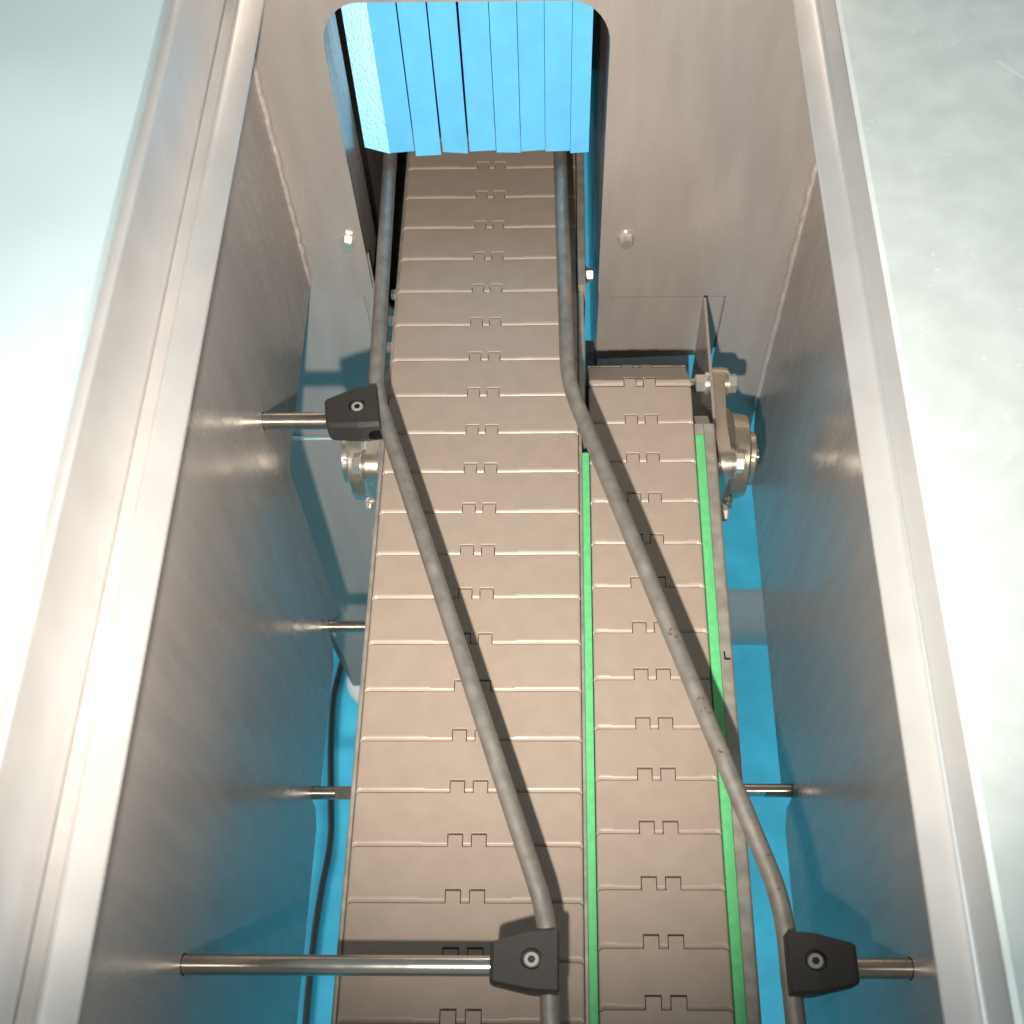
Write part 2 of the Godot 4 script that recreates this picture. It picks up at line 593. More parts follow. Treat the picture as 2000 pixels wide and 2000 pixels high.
	lr.append_array(PackedVector2Array([Vector2(-0.1535, 0.2192), Vector2(-0.1600, 0.2195), Vector2(-0.1606, 0.2180), Vector2(-0.1612, 0.2200)]))
	lr.append_array(PackedVector2Array([Vector2(-0.1618, 0.262)]))
	lr.append_array(arc(Vector2(-0.1652, 0.2665), 0.0036, 0, 180, 8))
	lr.append_array(PackedVector2Array([Vector2(-0.1690, 0.2163)]))
	st = begin()
	prism(st, lr, "z", 0.1255, 1.10, true)
	part("top_rim", st, M.steel_rim, t)
	var rr := PackedVector2Array([Vector2(0.2700, 0.2163), Vector2(0.2700, 0.2175)])
	rr.append_array(PackedVector2Array([Vector2(0.2370, 0.2200), Vector2(0.2290, 0.2196)]))
	rr.append_array(arc(Vector2(0.2256, 0.2203), 0.0022, 50, 120, 4))
	rr.append_array(PackedVector2Array([Vector2(0.2215, 0.2207)]))
	rr.append_array(arc(Vector2(0.2142, 0.2185), 0.0022, 140, 270, 5))
	st = begin()
	prism(st, rr, "z", 0.1255, 1.10, true)
	part("top_rim", st, M.steel_rim, t)
	# inner tunnel behind the opening
	for s in [[-0.1150, -0.1125, -0.197], [0.0965, 0.0985, -0.20]]:
		st = begin()
		box(st, Vector3(s[0], s[2], -0.45), Vector3(s[1], 0.24, 0.1220))
		part("tunnel_side", st, M.steel_sheet, t)
	st = begin()
	box(st, Vector3(-0.1062, -0.020, 0.064), Vector3(-0.1038, 0.212, 0.1222))
	part("return_flange", st, M.steel_sheet, t)
	st = begin()
	box(st, Vector3(-0.1125, 0.228, -0.45), Vector3(0.0965, 0.2305, 0.1220))
	part("tunnel_roof", st, M.steel_sheet, t)
	st = begin()
	box(st, Vector3(-0.1150, -0.2, -0.453), Vector3(0.0985, 0.24, -0.4505))
	part("tunnel_end", st, M.steel_sheet, t)
	st = begin()
	box(st, Vector3(-0.1150, -0.2, -0.45), Vector3(0.0740, -0.1975, 0.110))
	part("added_floor_blocker", st, M.track_steel, t)  # plate added to hide the bright floor and keep the gap dark
	# nuts and washers that close the rod holes outside
	for p in [[-0.1597, 0.048, 0.3345, -1.0], [-0.1597, 0.05, 0.7375, -1.0], [0.2627, 0.05, 0.7375, 1.0]]:
		st = begin()
		hex_head(st, Vector3(p[0], p[1], p[2]), Vector3(p[3], 0, 0), 0.019, 0.008)
		part("rod_nut", st, M.bolt_steel, t)
	# legs that carry the housing
	for x in [-0.36, 0.40]:
		st = begin()
		box(st, Vector3(x - 0.02, -0.8, 0.90), Vector3(x + 0.02, 0.20, 0.94), 0.004)
		part("leg", st, M.steel_sheet, t)
		st = begin()
		var w0 := -0.34 if x < 0.0 else 0.2630
		var w1 := -0.1600 if x < 0.0 else 0.38
		box(st, Vector3(w0, 0.02, 0.905), Vector3(w1, 0.06, 0.935), 0.004)
		part("leg_arm", st, M.steel_sheet, t)

func slot(z: float, y: float, edge: float) -> PackedVector2Array:
	# open slot from the lower edge, walked from near to far
	var out := PackedVector2Array([Vector2(z + 0.024, edge), Vector2(z + 0.0085, edge + 0.011)])
	out.append_array(arc(Vector2(z, y), 0.0066, 0, 180, 8))
	out.append_array(PackedVector2Array([Vector2(z - 0.0066, edge)]))
	return out

func build_covers() -> void:
	var st := begin()
	var a := PackedVector2Array([Vector2(-0.1705, 0.2640), Vector2(-0.1720, 0.2690), Vector2(-0.70, 0.285), Vector2(-0.70, 0.282), Vector2(-0.1725, 0.2640)])
	prism(st, a, "z", -0.35, 1.10)
	single("cover_panel", st, M.pale_lid, "smooth pale blue-white cover sheet beyond the rim of the wall with the cut-away lower corner", "panel", "sheets beside the opening")
	st = begin()
	var b := PackedVector2Array([Vector2(0.2385, 0.2210), Vector2(0.2405, 0.2235), Vector2(0.70, 0.250), Vector2(0.70, 0.247), Vector2(0.2420, 0.2200)])
	prism(st, b, "z", -0.35, 1.10)
	single("cover_panel", st, M.scratched_sheet, "pale scratched and speckled cover sheet on the side of the narrow conveyor", "panel", "sheets beside the opening")

# one link of the flat-top chain: hinge fingers reach away (-z), notches open towards the camera (+z)
func chain_plate(w: float) -> ArrayMesh:
	var st := begin()
	var th := -0.0046
	var mk := func(z0: float, z1: float, ch: float, top: float) -> Array:
		return [Vector2(z0, th), Vector2(z0, top - 0.0006), Vector2(z0 + 0.0006, top), Vector2(z1 - ch, top), Vector2(z1 - ch * 0.74, top - ch * 0.05), Vector2(z1 - ch * 0.47, top - ch * 0.20), Vector2(z1, top - ch * 0.64), Vector2(z1, th)]
	var P := PITCH
	var spans := []
	# [x0, x1, profile at x0, profile at x1]
	var m_: Array = mk.call(0.0003, P - 0.0002, 0.0034, 0.0)
	var t_: Array = mk.call(0.0003, P - 0.0002, 0.0025, 0.0)
	var f_: Array = mk.call(-0.0079, P - 0.0090, 0.0004, 0.0)
	var e1: Array = mk.call(0.0007, P + 0.0003, 0.0036, 0.0)
	var e2: Array = mk.call(0.0014, P + 0.0009, 0.0030, -0.0002)
	var e3: Array = mk.call(0.0017, P + 0.0011, 0.0022, -0.0009)
	for s in [-1.0, 1.0]:
		spans.append([0.0298 * s, (w - 0.0034) * s, m_, m_, true, false])
		spans.append([(w - 0.0034) * s, (w - 0.0018) * s, m_, e1, false, false])
		spans.append([(w - 0.0018) * s, (w - 0.0007) * s, e1, e2, false, false])
		spans.append([(w - 0.0007) * s, w * s, e2, e3, false, true])
		spans.append([0.0130 * s, 0.0298 * s, t_, t_, true, true])
		spans.append([0.0032 * s, 0.0124 * s, f_, f_, true, true])
		# solid web between the finger root and the neighbouring strips
		var web: Array = mk.call(0.0003, P - 0.0090, 0.0004, 0.0)
		spans.append([0.0124 * s, 0.0130 * s, web, web, false, false])
		spans.append([0.0026 * s, 0.0032 * s, web, web, false, false])
	spans.append([-0.0026, 0.0026, t_, t_, true, true])
	for sp in spans:
		var x0: float = sp[0]
		var x1: float = sp[1]
		var pa: Array = sp[2]
		var pb: Array = sp[3]
		var mid := Vector3((x0 + x1) / 2.0, -0.0028, (pa[0].x + pa[7].x) / 2.0)
		for i in 8:
			var j := (i + 1) % 8
			quad_out(st, Vector3(x0, pa[i].y, pa[i].x), Vector3(x0, pa[j].y, pa[j].x), Vector3(x1, pb[j].y, pb[j].x), Vector3(x1, pb[i].y, pb[i].x), mid)
		for e in [[sp[4], x0, pa], [sp[5], x1, pb]]:
			if e[0]:
				var nx := Vector3(signf(e[1] - mid.x), 0, 0)
				for i in range(1, 7):
					tri(st, Vector3(e[1], e[2][0].y, e[2][0].x), Vector3(e[1], e[2][i].y, e[2][i].x), Vector3(e[1], e[2][i + 1].y, e[2][i + 1].x), nx, nx, nx)
	return st.commit()

func lay_plate(mesh: ArrayMesh, k: int, at: Vector3, tilt: float, parent: Node3D) -> void:
	var o := MeshInstance3D.new()
	o.mesh = mesh
	o.material_override = M["chain_plastic_%d" % posmod(k * 7 + k * k, 3)]
	o.name = "chain_plate"
	parent.add_child(o, true)
	o.position = at
	o.rotation.x = tilt

func build_wide_conveyor() -> void:
	var t := thing("wide_conveyor", "wide flat-top chain conveyor with tan plates running through the arched opening", "conveyor")
	var mesh := chain_plate(0.0761)
	for k in range(-9, 25):
		lay_plate(mesh, k, Vector3(0, 0, k * PITCH), 0.0, t)
	var st := begin()
	box(st, Vector3(-0.0755, -0.05, -0.36), Vector3(0.0755, -0.0070, 0.98))
	part("added_carry_track", st, M.track_steel, t)  # added under the plates so the gaps between them stay dark
	st = begin()
	box(st, Vector3(-0.0800, -0.16, 0.262), Vector3(-0.0766, -0.0012, 0.98), 0.0012)
	part("side_frame", st, M.frame_steel, t)
	st = begin()
	box(st, Vector3(-0.0790, -0.16, -0.36), Vector3(-0.0766, -0.0060, 0.2620))
	part("side_frame", st, M.frame_steel, t)
	st = begin()
	box(st, Vector3(0.0766, -0.16, 0.306), Vector3(0.0786, 0.0004, 0.98))
	part("side_frame", st, M.frame_steel, t)
	st = begin()
	box(st, Vector3(0.0766, -0.16, 0.15), Vector3(0.0822, -0.0030, 0.3058), 0.001)
	part("side_frame", st, M.frame_steel, t)
	st = begin()
	prism(st, round_rect(0.0770, -0.05, 0.0838, 0.0035, 0.0012, 3), "z", -0.36, 0.1495, true)
	part("edge_guide", st, M.frame_steel, t)
	# bolts along the frame
	for z in [0.135, 0.166, 0.196]:
		st = begin()
		hex_head(st, Vector3(-0.0790, -0.018, z), Vector3(-1, 0, 0), 0.008, 0.005, 0.2)
		part("hexagon_bolt", st, M.bolt_steel, t)
	st = begin()
	hex_head(st, Vector3(-0.0800, -0.040, 0.372), Vector3(-1, 0, 0), 0.011, 0.007, 0.2)
	part("hexagon_bolt", st, M.bolt_steel, t)
	st = begin()
	hex_head(st, Vector3(0.0838, -0.014, 0.118), Vector3(1, 0, 0), 0.010, 0.006, 0.2)
	part("hexagon_bolt", st, M.bolt_steel, t)
	st = begin()
	box(st, Vector3(-0.0855, -0.14, 0.205), Vector3(-0.0802, -0.022, 0.322))
	part("bearing_plate", st, M.frame_steel, t)
	bearing(t, -0.0858, -1.0, [0])
	# shaft through both conveyors
	st = begin()
	sweep(st, [Vector3(-0.1285, -0.08, 0.262), Vector3(0.2345, -0.08, 0.262)], 0.0070, 24)
	part("drive_shaft", st, M.rod_steel, t)
	# stand down to the floor
	for p in [Vector2(-0.05, -0.25), Vector2(0.05, 0.93)]:
		st = begin()
		box(st, Vector3(p.x - 0.02, -0.8, p.y - 0.02), Vector3(p.x + 0.02, -0.0505, p.y + 0.02), 0.003)
		part("stand", st, M.frame_steel, t)

func bearing(parent: Node3D, x: float, s: float, corners: Array) -> void:
	# flange bearing on the shaft at y -0.08, z 0.262; s points outward; bolted at the given corners
	var b := Node3D.new()
	b.name = "flange_bearing"
	parent.add_child(b, true)
	var c := Vector3(x, -0.08, 0.262)
	var st := begin()
	var poly := PackedVector2Array()
	for k in 4:
		var a := PI / 4.0 + k * PI / 2.0
		if k in corners:
			poly.append_array(arc(Vector2(c.z, c.y) + Vector2(cos(a), sin(a)) * 0.060, 0.0130, rad_to_deg(a) - 58, rad_to_deg(a) + 58, 8))
		else:
			poly.append_array(arc(Vector2(c.z, c.y), 0.0490, rad_to_deg(a) - 34, rad_to_deg(a) + 34, 8))
		var a2 := a + PI / 4.0
		poly.append(Vector2(c.z, c.y) + Vector2(cos(a2), sin(a2)) * 0.0470)
	prism(st, poly, "x", minf(x + s * 0.0006, x + s * 0.0110), maxf(x + s * 0.0006, x + s * 0.0110), true)
	part("flange", st, M.cast_steel, b)
	st = begin()
	turned(st, c, Vector3(s, 0, 0), [[0.0110, 0.0440], [0.0170, 0.0400], [0.0200, 0.0365], [0.0325, 0.0345], [0.0335, 0.0335], [0.0335, 0.0]], 44)
	part("hub", st, M.cast_steel, b)
	st = begin()
	turned(st, c, Vector3(s, 0, 0), [[0.0338, 0.0], [0.0338, 0.0195], [0.0345, 0.0205], [0.0405, 0.0205], [0.0415, 0.0195], [0.0415, 0.0]], 36)
	part("collar", st, M.cast_steel, b)
	for k in 2:
		var a := 0.75 + k * 2.0
		st = begin()
		turned(st, c + Vector3(s * 0.0375, sin(a) * 0.0200, cos(a) * 0.0200), Vector3(0, sin(a), cos(a)), [[0.0, 0.0], [0.0, 0.0026], [0.0022, 0.0026], [0.0030, 0.0016], [0.0030, 0.0]], 14)
		part("set_screw", st, M.bolt_steel, b)
	for k in corners:
		var a: float = PI / 4.0 + k * PI / 2.0
		var o := c + Vector3(0, sin(a) * 0.060, cos(a) * 0.060)
		st = begin()
		turned(st, o + Vector3(s * 0.0110, 0, 0), Vector3(s, 0, 0), [[0.0, 0.0128], [0.0035, 0.0122], [0.0035, 0.0]], 24)
		part("boss", st, M.cast_steel, b)
		st = begin()
		hex_head(st, o + Vector3(s * 0.0145, 0, 0), Vector3(s, 0, 0), 0.0135, 0.0072, 0.25 + k * 0.3)
		part("hexagon_bolt", st, M.bolt_steel, b)
	st = begin()
	turned(st, c + Vector3(s * 0.0185, -0.012, 0.035), Vector3(s * 0.1, -0.2, 0.95).normalized(), [[0.0, 0.0045], [0.004, 0.0045], [0.005, 0.003], [0.009, 0.003], [0.0105, 0.0]], 14)
	part("grease_nipple", st, M.bolt_steel, b)

func build_narrow_conveyor() -> void:
	var t := thing("narrow_conveyor", "narrow flat-top chain conveyor edged with green strips, ending before the end wall", "conveyor")
	var mesh := chain_plate(0.0410)
	var x := 0.1261
	for k in range(-1, 17):
		lay_plate(mesh, k + 1, Vector3(x, 0, 0.2956 + k * PITCH), 0.0, t)
	# plates turning down over the end sprocket, each swung about its near hinge
	var pin := Vector3(x, -0.008, 0.2575 - 0.004)
	var ang := 0.0
	for k in 5:
		ang -= deg_to_rad(30.0)
		var turn := Basis(Vector3.RIGHT, ang)
		lay_plate(mesh, k + 2, pin - turn * Vector3(0, -0.008, PITCH - 0.004), ang, t)
		pin += turn * Vector3(0, 0, -PITCH)
	var st := begin()
	box(st, Vector3(x - 0.0405, -0.05, 0.282), Vector3(x + 0.0405, -0.0070, 0.98))
	part("added_carry_track", st, M.track_steel, t)  # added likewise, widened so no floor light shows beside the chain
	st = begin()
	turned(st, Vector3(x - 0.022, -0.08, 0.262), Vector3(1, 0, 0), [[0.0, 0.0], [0.0, 0.056], [0.044, 0.056], [0.044, 0.0]], 24)
	part("sprocket", st, M.gray_plastic, t)
	st = begin()
	prism(st, PackedVector2Array([Vector2(0.100, -0.105), Vector2(0.170, -0.150), Vector2(0.340, -0.170), Vector2(0.340, -0.173), Vector2(0.098, -0.108)]), "x", 0.0870, 0.1863)
	part("added_gap_plate", st, M.track_steel, t)  # plate added below the sprocket so the gap there looks dark
	# green wear strips
	st = begin()
	prism(st, round_rect(0.0788, -0.012, 0.0844, 0.0016, 0.0008, 3), "z", 0.326, 0.98, true)
	part("wear_strip", st, M.green_strip, t)
	st = begin()
	prism(st, round_rect(0.1676, -0.012, 0.1746, 0.0016, 0.0008, 3), "z", 0.309, 0.98, true)
	part("wear_strip", st, M.green_strip, t)
	# outer side frame with a rolled outer edge and a slanted end
	var fr := PackedVector2Array([Vector2(0.1749, -0.16), Vector2(0.1749, 0.0)])
	fr.append_array(arc(Vector2(0.1812, -0.0028), 0.0028, 90, 0, 8))
	fr.append(Vector2(0.1840, -0.16))
	st = begin()
	prism(st, fr, "z", 0.2965, 0.98, true)
	part("side_frame", st, M.frame_steel, t)
	st = begin()
	prism(st, PackedVector2Array([Vector2(0.2965, -0.0002), Vector2(0.282, -0.0075), Vector2(0.282, -0.05), Vector2(0.2965, -0.05)]), "x", 0.1690, 0.1800)
	part("end_block", st, M.frame_steel, t)
	st = begin()
	prism(st, PackedVector2Array([Vector2(0.2965, -0.0002), Vector2(0.309, -0.0002), Vector2(0.309, -0.03), Vector2(0.2965, -0.03)]), "x", 0.1677, 0.1746)
	part("end_block", st, M.frame_steel, t)
	# thin side plate that runs on past the sprocket
	st = begin()
	prism(st, PackedVector2Array([Vector2(0.136, -0.024), Vector2(0.139, -0.0205), Vector2(0.277, -0.0205), Vector2(0.340, -0.045), Vector2(0.340, -0.15), Vector2(0.150, -0.15)]), "x", 0.1866, 0.1890)
	part("side_plate", st, M.steel_sheet, t)
	bearing(t, 0.1892, 1.0, [0, 1])
	# nut and thread end on the inner side of the far bearing bolt
	var o := Vector3(0.1866, -0.08 + 0.060 * sin(PI * 0.75), 0.262 + 0.060 * cos(PI * 0.75))
	st = begin()
	hex_head(st, o, Vector3(-1, 0, 0), 0.0135, 0.0085, 0.1)
	turned(st, o, Vector3(-1, 0, 0), [[0.0, 0.0042], [0.0145, 0.0042], [0.0155, 0.0034], [0.0155, 0.0]], 16)
	part("bolt_nut", st, M.bolt_steel, t)
	st = begin()
	hex_head(st, Vector3(0.1840, -0.022, 0.366), Vector3(1, 0, 0), 0.011, 0.007, 0.2)
	part("hexagon_bolt", st, M.frame_steel, t)
	st = begin()
	hex_head(st, Vector3(0.1840, -0.030, 0.462), Vector3(1, 0, 0), 0.008, 0.004, 0.2)
	part("hexagon_bolt", st, M.bolt_steel, t)
	# pen tick on the frame
	st = begin()
	prism(st, PackedVector2Array([Vector2(0.1770, 0.5025), Vector2(0.1782, 0.5020), Vector2(0.1783, 0.5072), Vector2(0.1818, 0.5078), Vector2(0.1816, 0.5091), Vector2(0.1774, 0.5088)]), "y", 0.0001, 0.0004)
	part("pen_mark", st, M.pen_ink, t)
	# cross tube of the stand
	st = begin()
	sweep(st, [Vector3(0.12, -0.50, 0.167), Vector3(0.55, -0.50, 0.167)], 0.036, 40)
	part("cross_tube", st, M.tube_steel, t)
	for p in [[0.167, -0.47], [0.93, -0.0505]]:
		st = begin()
		box(st, Vector3(0.105, -0.8, p[0] - 0.02), Vector3(0.145, p[1], p[0] + 0.02), 0.003)
		part("stand", st, M.frame_steel, t)

func build_curtain() -> void:
	var t := thing("strip_curtain", "light blue plastic strip curtain hanging in the arched opening of the end wall", "curtain")
	# edges read along the hem (top and bottom share x), length and swing of each strip
	var ed := [-0.0980, -0.0796, -0.0581, -0.0361, -0.0140, 0.0089, 0.0294, 0.0494, 0.0699, 0.0852]
	var low := [0.0695, 0.0640, 0.0625, 0.0628, 0.0630, 0.0634, 0.0637, 0.0645, 0.0640]
	var dz := [0.004, 0.000, 0.0025, 0.000, -0.0015, 0.0015, 0.000, 0.002, 0.0035]
	var tilt := [13.0, 0.5, 1.0, -0.5, 0.0, 0.8, 0.4, 0.8, 1.2]
	var yaw := [9.0, 1.0, 0.0, -1.0, 1.0, 0.0, 0.5, 0.0, -2.0]
	var gap := [0.0, 0.0006, 0.0008, 0.0011, 0.0011, 0.0006, 0.0003, 0.0003, 0.0003, 0.0]
	for k in 9:
		var x0: float = ed[k] + gap[k]
		var x1: float = ed[k + 1] - gap[k + 1] * 0.3
		var w := x1 - x0
		var h: float = 0.226 - low[k]
		var st := begin()
		# a gently bowed strip, hung from its upper edge at the origin
		var rows := 8
		var front := []
		for i in rows + 1:
			var f := float(i) / rows
			front.append([-h * f, 0.0016 * sin(f * PI) * (1.0 if k % 2 else -0.6)])
		for i in rows:
			var a: Array = front[i]
			var b: Array = front[i + 1]
			var sl: float = [0.0, 0.0006, 0.0004, -0.0006, 0.0003, -0.0003, 0.0005, 0.0002, 0.0006][k] if i == rows - 1 else 0.0
			var n := Vector3(0, -(b[1] - a[1]), -(a[0] - b[0])).normalized() * -1.0
			quad(st, Vector3(-w / 2, a[0], a[1]), Vector3(w / 2, a[0], a[1]), Vector3(w / 2, b[0] + sl, b[1]), Vector3(-w / 2, b[0] - sl, b[1]), n)
			quad(st, Vector3(-w / 2, a[0], a[1] - 0.002), Vector3(w / 2, a[0], a[1] - 0.002), Vector3(w / 2, b[0] + sl, b[1] - 0.002), Vector3(-w / 2, b[0] - sl, b[1] - 0.002), -n)
			for s in [-1.0, 1.0]:
				quad(st, Vector3(s * w / 2, a[0], a[1]), Vector3(s * w / 2, b[0], b[1]), Vector3(s * w / 2, b[0], b[1] - 0.002), Vector3(s * w / 2, a[0], a[1] - 0.002), Vector3(s, 0, 0))
			if i == rows - 1:
				quad(st, Vector3(-w / 2, b[0] - sl, b[1]), Vector3(w / 2, b[0] + sl, b[1]), Vector3(w / 2, b[0] + sl, b[1] - 0.002), Vector3(-w / 2, b[0] - sl, b[1] - 0.002), Vector3(0, -1, 0))
		if k == 0:
			continue
		var o := part("strip", st, M.blue_strip, t)
		o.position = Vector3((x0 + x1) / 2.0, 0.226, 0.066 + dz[k] - h * sin(deg_to_rad(tilt[k])))
		o.rotation = Vector3(-deg_to_rad(tilt[k]), deg_to_rad(yaw[k]), 0)
	# outermost strip, pushed inward at the top so that it leans back
	var s0 := begin()
	var c := [Vector3(-0.1157, 0.2300, -0.0100), Vector3(-0.0925, 0.2300, -0.0110), Vector3(-0.0785, 0.0645, 0.0685), Vector3(-0.0982, 0.0710, 0.0695)]
	for p in 4:
		c[p].x = maxf(c[p].x, -0.1122)
	var n0: Vector3 = (c[1] - c[0]).cross(c[3] - c[0]).normalized() * -1.0
	if n0.z < 0.0:
		n0 = -n0
	quad(s0, c[0], c[1], c[2], c[3], n0)
	quad(s0, c[0] - n0 * 0.002, c[1] - n0 * 0.002, c[2] - n0 * 0.002, c[3] - n0 * 0.002, -n0)
	for p in 4:
		quad_out(s0, c[p], c[(p + 1) % 4], c[(p + 1) % 4] - n0 * 0.002, c[p] - n0 * 0.002, (c[0] + c[2]) / 2.0)
	part("strip", s0, M.blue_strip_grained, t)
	var sb := begin()
	box(sb, Vector3(-0.1120, 0.2180, -0.030), Vector3(0.0960, 0.2275, 0.062))
	part("hanging_bar", sb, M.steel_sheet, t)

# centre line with rounded corners
func bent(points: Array, tan_len: float) -> Array:
	var out := [points[0]]
	for i in range(1, points.size() - 1):
		var p: Vector3 = points[i]
		var a: Vector3 = p + (points[i - 1] - p).normalized() * tan_len
		var b: Vector3 = p + (points[i + 1] - p).normalized() * tan_len
		for k in 11:
			var f := k / 10.0
			out.append(a.lerp(p, f).lerp(p.lerp(b, f), f))
	out.append(points[-1])
	var fine := []
	for i in out.size() - 1:
		var n := maxi(1, int(ceil((out[i + 1] - out[i]).length() / 0.02)))
		for k in n:
			fine.append(out[i].lerp(out[i + 1], float(k) / n))
	fine.append(out[-1])
	return fine

func build_rails() -> void:
	var h := 0.05
	var lp := bent([Vector3(-0.0870, h, -0.20), Vector3(-0.0762, h, 0.3080), Vector3(0.0532, h, 0.7085), Vector3(0.0605, h, 0.93)], 0.019)
	var st := begin()
	sweep(st, lp, 0.0057, 26)
	single("guide_rail", st, M.rail_steel, "bent grey steel guide rail crossing the wide conveyor diagonally", "guide rail", "round guide rails over the conveyors")
	var rp := bent([Vector3(0.0565, h, -0.20), Vector3(0.0672, h, 0.3010), Vector3(0.1915, h, 0.7000), Vector3(0.1945, h, 0.93)], 0.023)
	st = begin()
	sweep(st, rp, 0.0057, 26)
	var r := Node3D.new()
	r.name = numbered("guide_rail")
	add_child(r)
	tag(r, "bent grey steel guide rail with rust spots crossing onto the narrow conveyor", "guide rail", "round guide rails over the conveyors")
	part("rail", st, M.rail_steel, r)
	# rust spots sitting on the rail
	var rng := RandomNumberGenerator.new()
	rng.seed = 21
	for spot in [[0.520, 5], [0.568, 4], [0.577, 4], [0.606, 3], [0.672, 1], [0.690, 1]]:
		st = begin()
		for k in spot[1]:
			var z: float = spot[0] + rng.randf_range(-0.003, 0.003)
			var c := Vector3.ZERO
			for i in rp.size() - 1:
				if rp[i].z <= z and rp[i + 1].z >= z:
					c = rp[i].lerp(rp[i + 1], (z - rp[i].z) / maxf(1e-5, rp[i + 1].z - rp[i].z))
			var a := deg_to_rad(rng.randf_range(60, 125))
			var n := Vector3(cos(a), sin(a), 0.0)
			var u := n.cross(Vector3(0, 0, 1)).normalized()
			var rr := rng.randf_range(0.0005, 0.0014)
			var q := c + n * 0.00582
			var pts := []
			for m in 7:
				var b := TAU * m / 7.0
				pts.append(q + (u * cos(b) + Vector3(0, 0, 1) * sin(b)) * rr * rng.randf_range(0.5, 1.4))
			for m in 7:
				tri(st, q + n * 0.00006, pts[m], pts[(m + 1) % 7], n, n, n)
		part("rust_spot", st, M.rust, r)

func rail_clamp(at: Vector3, s: float, turn: float, label: String) -> void:
	# at: rail centre; s: direction from the rail towards the wall; body tapers towards the rod
	var t := thing("rail_clamp", label, "clamp", "black rail clamps", at)
	t.rotation.y = turn
	var sec := func(x: float, hz: float, up: float, dn: float, c: float) -> Array:
		return [Vector3(x, up, -hz), Vector3(x, up, hz * 0.90), Vector3(x, up - c * 0.8, hz), Vector3(x, -dn * 0.2, hz * 0.97), Vector3(x, -dn, hz * 0.55), Vector3(x, -dn, -hz + c), Vector3(x, -dn + c, -hz), Vector3(x, up - c * 0.4, -hz - 0.0006)]
	var rings := [sec.call(-0.0040 * s, 0.0165, 0.0122, 0.0110, 0.004), sec.call(-0.0030 * s, 0.0178, 0.0138, 0.0125, 0.004), sec.call(0.0120 * s, 0.0168, 0.0140, 0.0130, 0.0045), sec.call(0.0330 * s, 0.0118, 0.0118, 0.0110, 0.0040), sec.call(0.0352 * s, 0.0106, 0.0104, 0.0098, 0.0038)]
	var st := begin()
	for i in rings.size() - 1:
		var mid := Vector3.ZERO
		for v in rings[i] + rings[i + 1]:
			mid += v / 16.0
		for k in 8:
			var q := (k + 1) % 8
			var a: Vector3 = rings[i][k]
			var b: Vector3 = rings[i][q]
			var c: Vector3 = rings[i + 1][q]
			var d: Vector3 = rings[i + 1][k]
			var n := (c - a).cross(d - b).normalized()
			if n.dot((a + b + c + d) / 4.0 - mid) < 0.0:
				n = -n
			tri(st, a, b, c, n, n, n)
			tri(st, a, c, d, n, n, n)
	for e in [0, rings.size() - 1]:
		var nx := Vector3(-s if e == 0 else s, 0, 0)
		for k in range(1, 7):
			tri(st, rings[e][0], rings[e][k], rings[e][k + 1], nx, nx, nx)
	var root := CSGCombiner3D.new()
	root.name = "body"
	var body := CSGMesh3D.new()
	body.name = "shell"
	body.mesh = st.commit()
	body.material = M.black_plastic
	root.add_child(body)
	var bore := CSGCylinder3D.new()
	bore.name = "screw_bore"
	bore.operation = CSGShape3D.OPERATION_SUBTRACTION
	bore.radius = 0.0062
	bore.height = 0.012
	bore.sides = 28
	bore.position = Vector3(0.0115 * s, 0.0150, -0.0015)
	bore.material = M.black_plastic
	root.add_child(bore)
	var ch := CSGCylinder3D.new()
	ch.name = "rail_channel"
	ch.operation = CSGShape3D.OPERATION_SUBTRACTION
	ch.radius = 0.0064
	ch.height = 0.08
	ch.sides = 28
	ch.rotation = Vector3(PI / 2, 0, 0)
	ch.material = M.bore_shade  # channel wall darkened to stand for the shade inside
	root.add_child(ch)
	t.add_child(root)
	# socket screw: ring with a hexagon recess
	var o := Vector3(0.0115 * s, 0.0089, -0.0015)
	st = begin()
	var ro := 0.0046
	for k in 36:
		var a0 := TAU * k / 36.0
		var a1 := TAU * (k + 1) / 36.0
		var d0 := Vector3(cos(a0), 0, sin(a0))
		var d1 := Vector3(cos(a1), 0, sin(a1))
		var hx := func(a: float) -> float: return 0.0023 * cos(PI / 6.0) / cos(fposmod(a, PI / 3.0) - PI / 6.0)
		var top := Vector3(0, 0.0034, 0)
		quad(st, o + d0 * ro, o + d1 * ro, o + d1 * ro + top * 0.85, o + d0 * ro + top * 0.85, d0)
		quad_out(st, o + d0 * ro + top * 0.85, o + d1 * ro + top * 0.85, o + d1 * (ro - 0.0006) + top, o + d0 * (ro - 0.0006) + top, o)
		quad(st, o + d0 * (ro - 0.0006) + top, o + d1 * (ro - 0.0006) + top, o + d1 * hx.call(a1) + top, o + d0 * hx.call(a0) + top, Vector3.UP)
	var screw := part("socket_screw", st, M.bolt_steel, t)
	st = begin()
	for k in 36:
		var a0 := TAU * k / 36.0
		var a1 := TAU * (k + 1) / 36.0
		var d0 := Vector3(cos(a0), 0, sin(a0))
		var d1 := Vector3(cos(a1), 0, sin(a1))
		var hx := func(a: float) -> float: return 0.0023 * cos(PI / 6.0) / cos(fposmod(a, PI / 3.0) - PI / 6.0)
		var top := Vector3(0, 0.0034, 0)
		quad(st, o + d0 * hx.call(a0) + top, o + d1 * hx.call(a1) + top, o + d1 * hx.call(a1), o + d0 * hx.call(a0), -d0)
		tri(st, o, o + d0 * hx.call(a0), o + d1 * hx.call(a1), Vector3.UP, Vector3.UP, Vector3.UP)
	part("hexagon_socket", st, M.bore_shade, screw)  # recess of the steel screw coloured dark in place of its shade

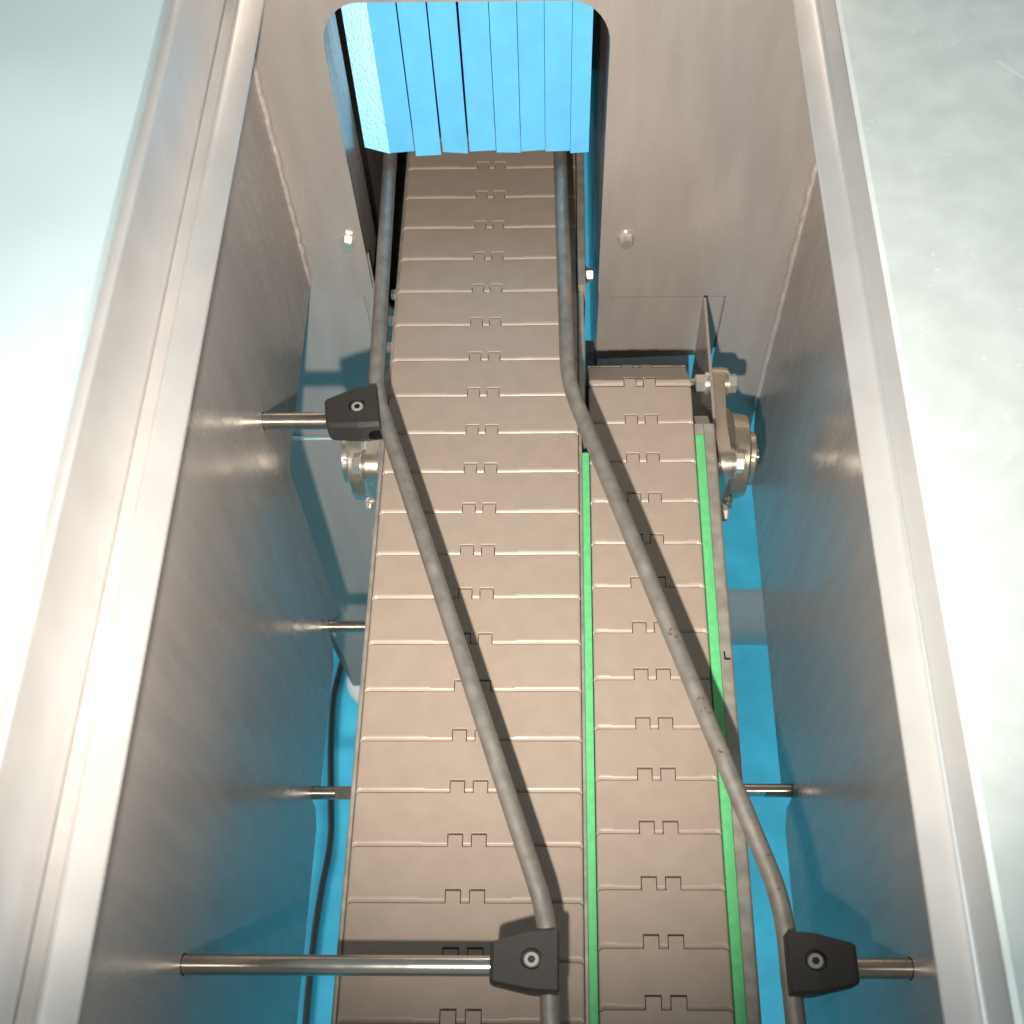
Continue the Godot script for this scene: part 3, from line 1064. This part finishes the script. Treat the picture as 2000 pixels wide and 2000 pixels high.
func build_rods() -> void:
	rail_clamp(Vector3(-0.0745, 0.048, 0.3320), -1.0, 0.14, "scuffed black plastic clamp with an open bore, beside the bearing of the wide conveyor")
	rail_clamp(Vector3(0.0560, 0.050, 0.7375), -1.0, 0.0, "black plastic rail clamp on the long rod over the wide conveyor")
	rail_clamp(Vector3(0.1925, 0.050, 0.7375), 1.0, 0.0, "black plastic rail clamp outside the narrow conveyor, on a short rod")
	for r in [[-0.1668, -0.107, 0.048, 0.3345, "short polished support rod next to the cut-away corner of the side wall"], [-0.1668, 0.0225, 0.05, 0.7375, "long polished support rod reaching over the wide conveyor"], [0.2698, 0.226, 0.05, 0.7375, "short polished support rod on the side of the narrow conveyor"]]:
		var st := begin()
		sweep(st, [Vector3(r[0], r[2], r[3]), Vector3(r[1], r[2], r[3])], 0.0060, 32)
		single("support_rod", st, M.rod_steel, r[4], "rod", "rail support rods")
	cross_rod(-0.168, -0.0802, -0.2035, 0.3585, 0.0, 0.0, 0.0, "lower cross rod nearer the bearing, between side wall and wide conveyor")
	cross_rod(-0.168, -0.0802, -0.2035, 0.5295, -0.136, -0.112, 1.0, "lower cross rod with a flat on top, over the black floor cable")
	cross_rod(0.272, 0.1842, -0.180, 0.5360, 0.238, 0.222, -1.0, "lower cross rod with a dark flat, beside the narrow conveyor")

func cross_rod(x0: float, x1: float, y: float, z: float, f0: float, f1: float, side: float, label: String) -> void:
	var t := thing("cross_rod", label, "rod", "cross rods under the belts")
	var r := 0.0060
	var st := begin()
	if side == 0.0:
		sweep(st, [Vector3(x0, y, z), Vector3(x1, y, z)], r, 32)
		part("bar", st, M.rod_steel, t)
	else:
		sweep(st, [Vector3(x0, y, z), Vector3(f0, y, z)], r, 32)
		part("bar", st, M.rod_steel, t)
		st = begin()
		sweep(st, [Vector3(f1, y, z), Vector3(x1, y, z)], r, 32)
		part("bar", st, M.rod_steel, t)
		# milled wrench flat: the round is cut away on one side
		st = begin()
		var poly := arc(Vector2(z, y), r, 20 if side > 0.0 else -20, -200 if side > 0.0 else 200, 24)
		if side > 0.0:
			poly = arc(Vector2(z, y), r, 158, 360, 24)
		else:
			poly = arc(Vector2(z, y), r, 52, 308, 24)
		prism(st, poly, "x", minf(f0, f1), maxf(f0, f1), true)
		part("wrench_flat", st, M.rod_steel, t)
	# frame hanger below the belt carries the inner end
	st = begin()
	var s := signf(x1 - x0)
	var h0 := minf(x1, x1 + s * 0.003)
	var h1 := maxf(x1, x1 + s * 0.003)
	box(st, Vector3(h0, y - 0.02, z - 0.015), Vector3(h1, -0.1605, z + 0.015))
	part("hanger", st, M.frame_steel, t)

func build_floor_things() -> void:
	var pts := [Vector3(-0.262, -0.794, -0.05), Vector3(-0.276, -0.794, 0.03), Vector3(-0.284, -0.794, 0.080), Vector3(-0.2905, -0.794, 0.135), Vector3(-0.287, -0.794, 0.221), Vector3(-0.279, -0.794, 0.309), Vector3(-0.2745, -0.794, 0.373), Vector3(-0.2815, -0.794, 0.454), Vector3(-0.285, -0.794, 0.521), Vector3(-0.2855, -0.794, 0.625), Vector3(-0.281, -0.794, 0.75), Vector3(-0.27, -0.794, 0.95)]
	var c := Curve3D.new()
	for i in pts.size():
		var d: Vector3 = (pts[mini(i + 1, pts.size() - 1)] - pts[maxi(i - 1, 0)]) / 6.0
		c.add_point(pts[i], -d, d)
	var path := []
	for p in c.tessellate_even_length(4, 0.012):
		path.append(p)
	var st := begin()
	sweep(st, path, 0.0048, 14)
	single("floor_cable", st, M.black_rubber, "black cable lying on the blue floor below the wide conveyor", "cable")
	var t := thing("levelling_foot", "white round levelling foot on the blue floor below the apron", "foot", "", Vector3(-0.222, -0.8, 0.10))
	st = begin()
	turned(st, Vector3.ZERO, Vector3.UP, [[0.0, 0.05], [0.006, 0.05], [0.012, 0.044], [0.018, 0.018], [0.018, 0.0]], 32)
	part("pad", st, M.white_plastic, t)
	st = begin()
	turned(st, Vector3.ZERO, Vector3.UP, [[0.018, 0.008], [0.20, 0.008], [0.20, 0.0]], 20)
	part("spindle", st, M.rod_steel, t)
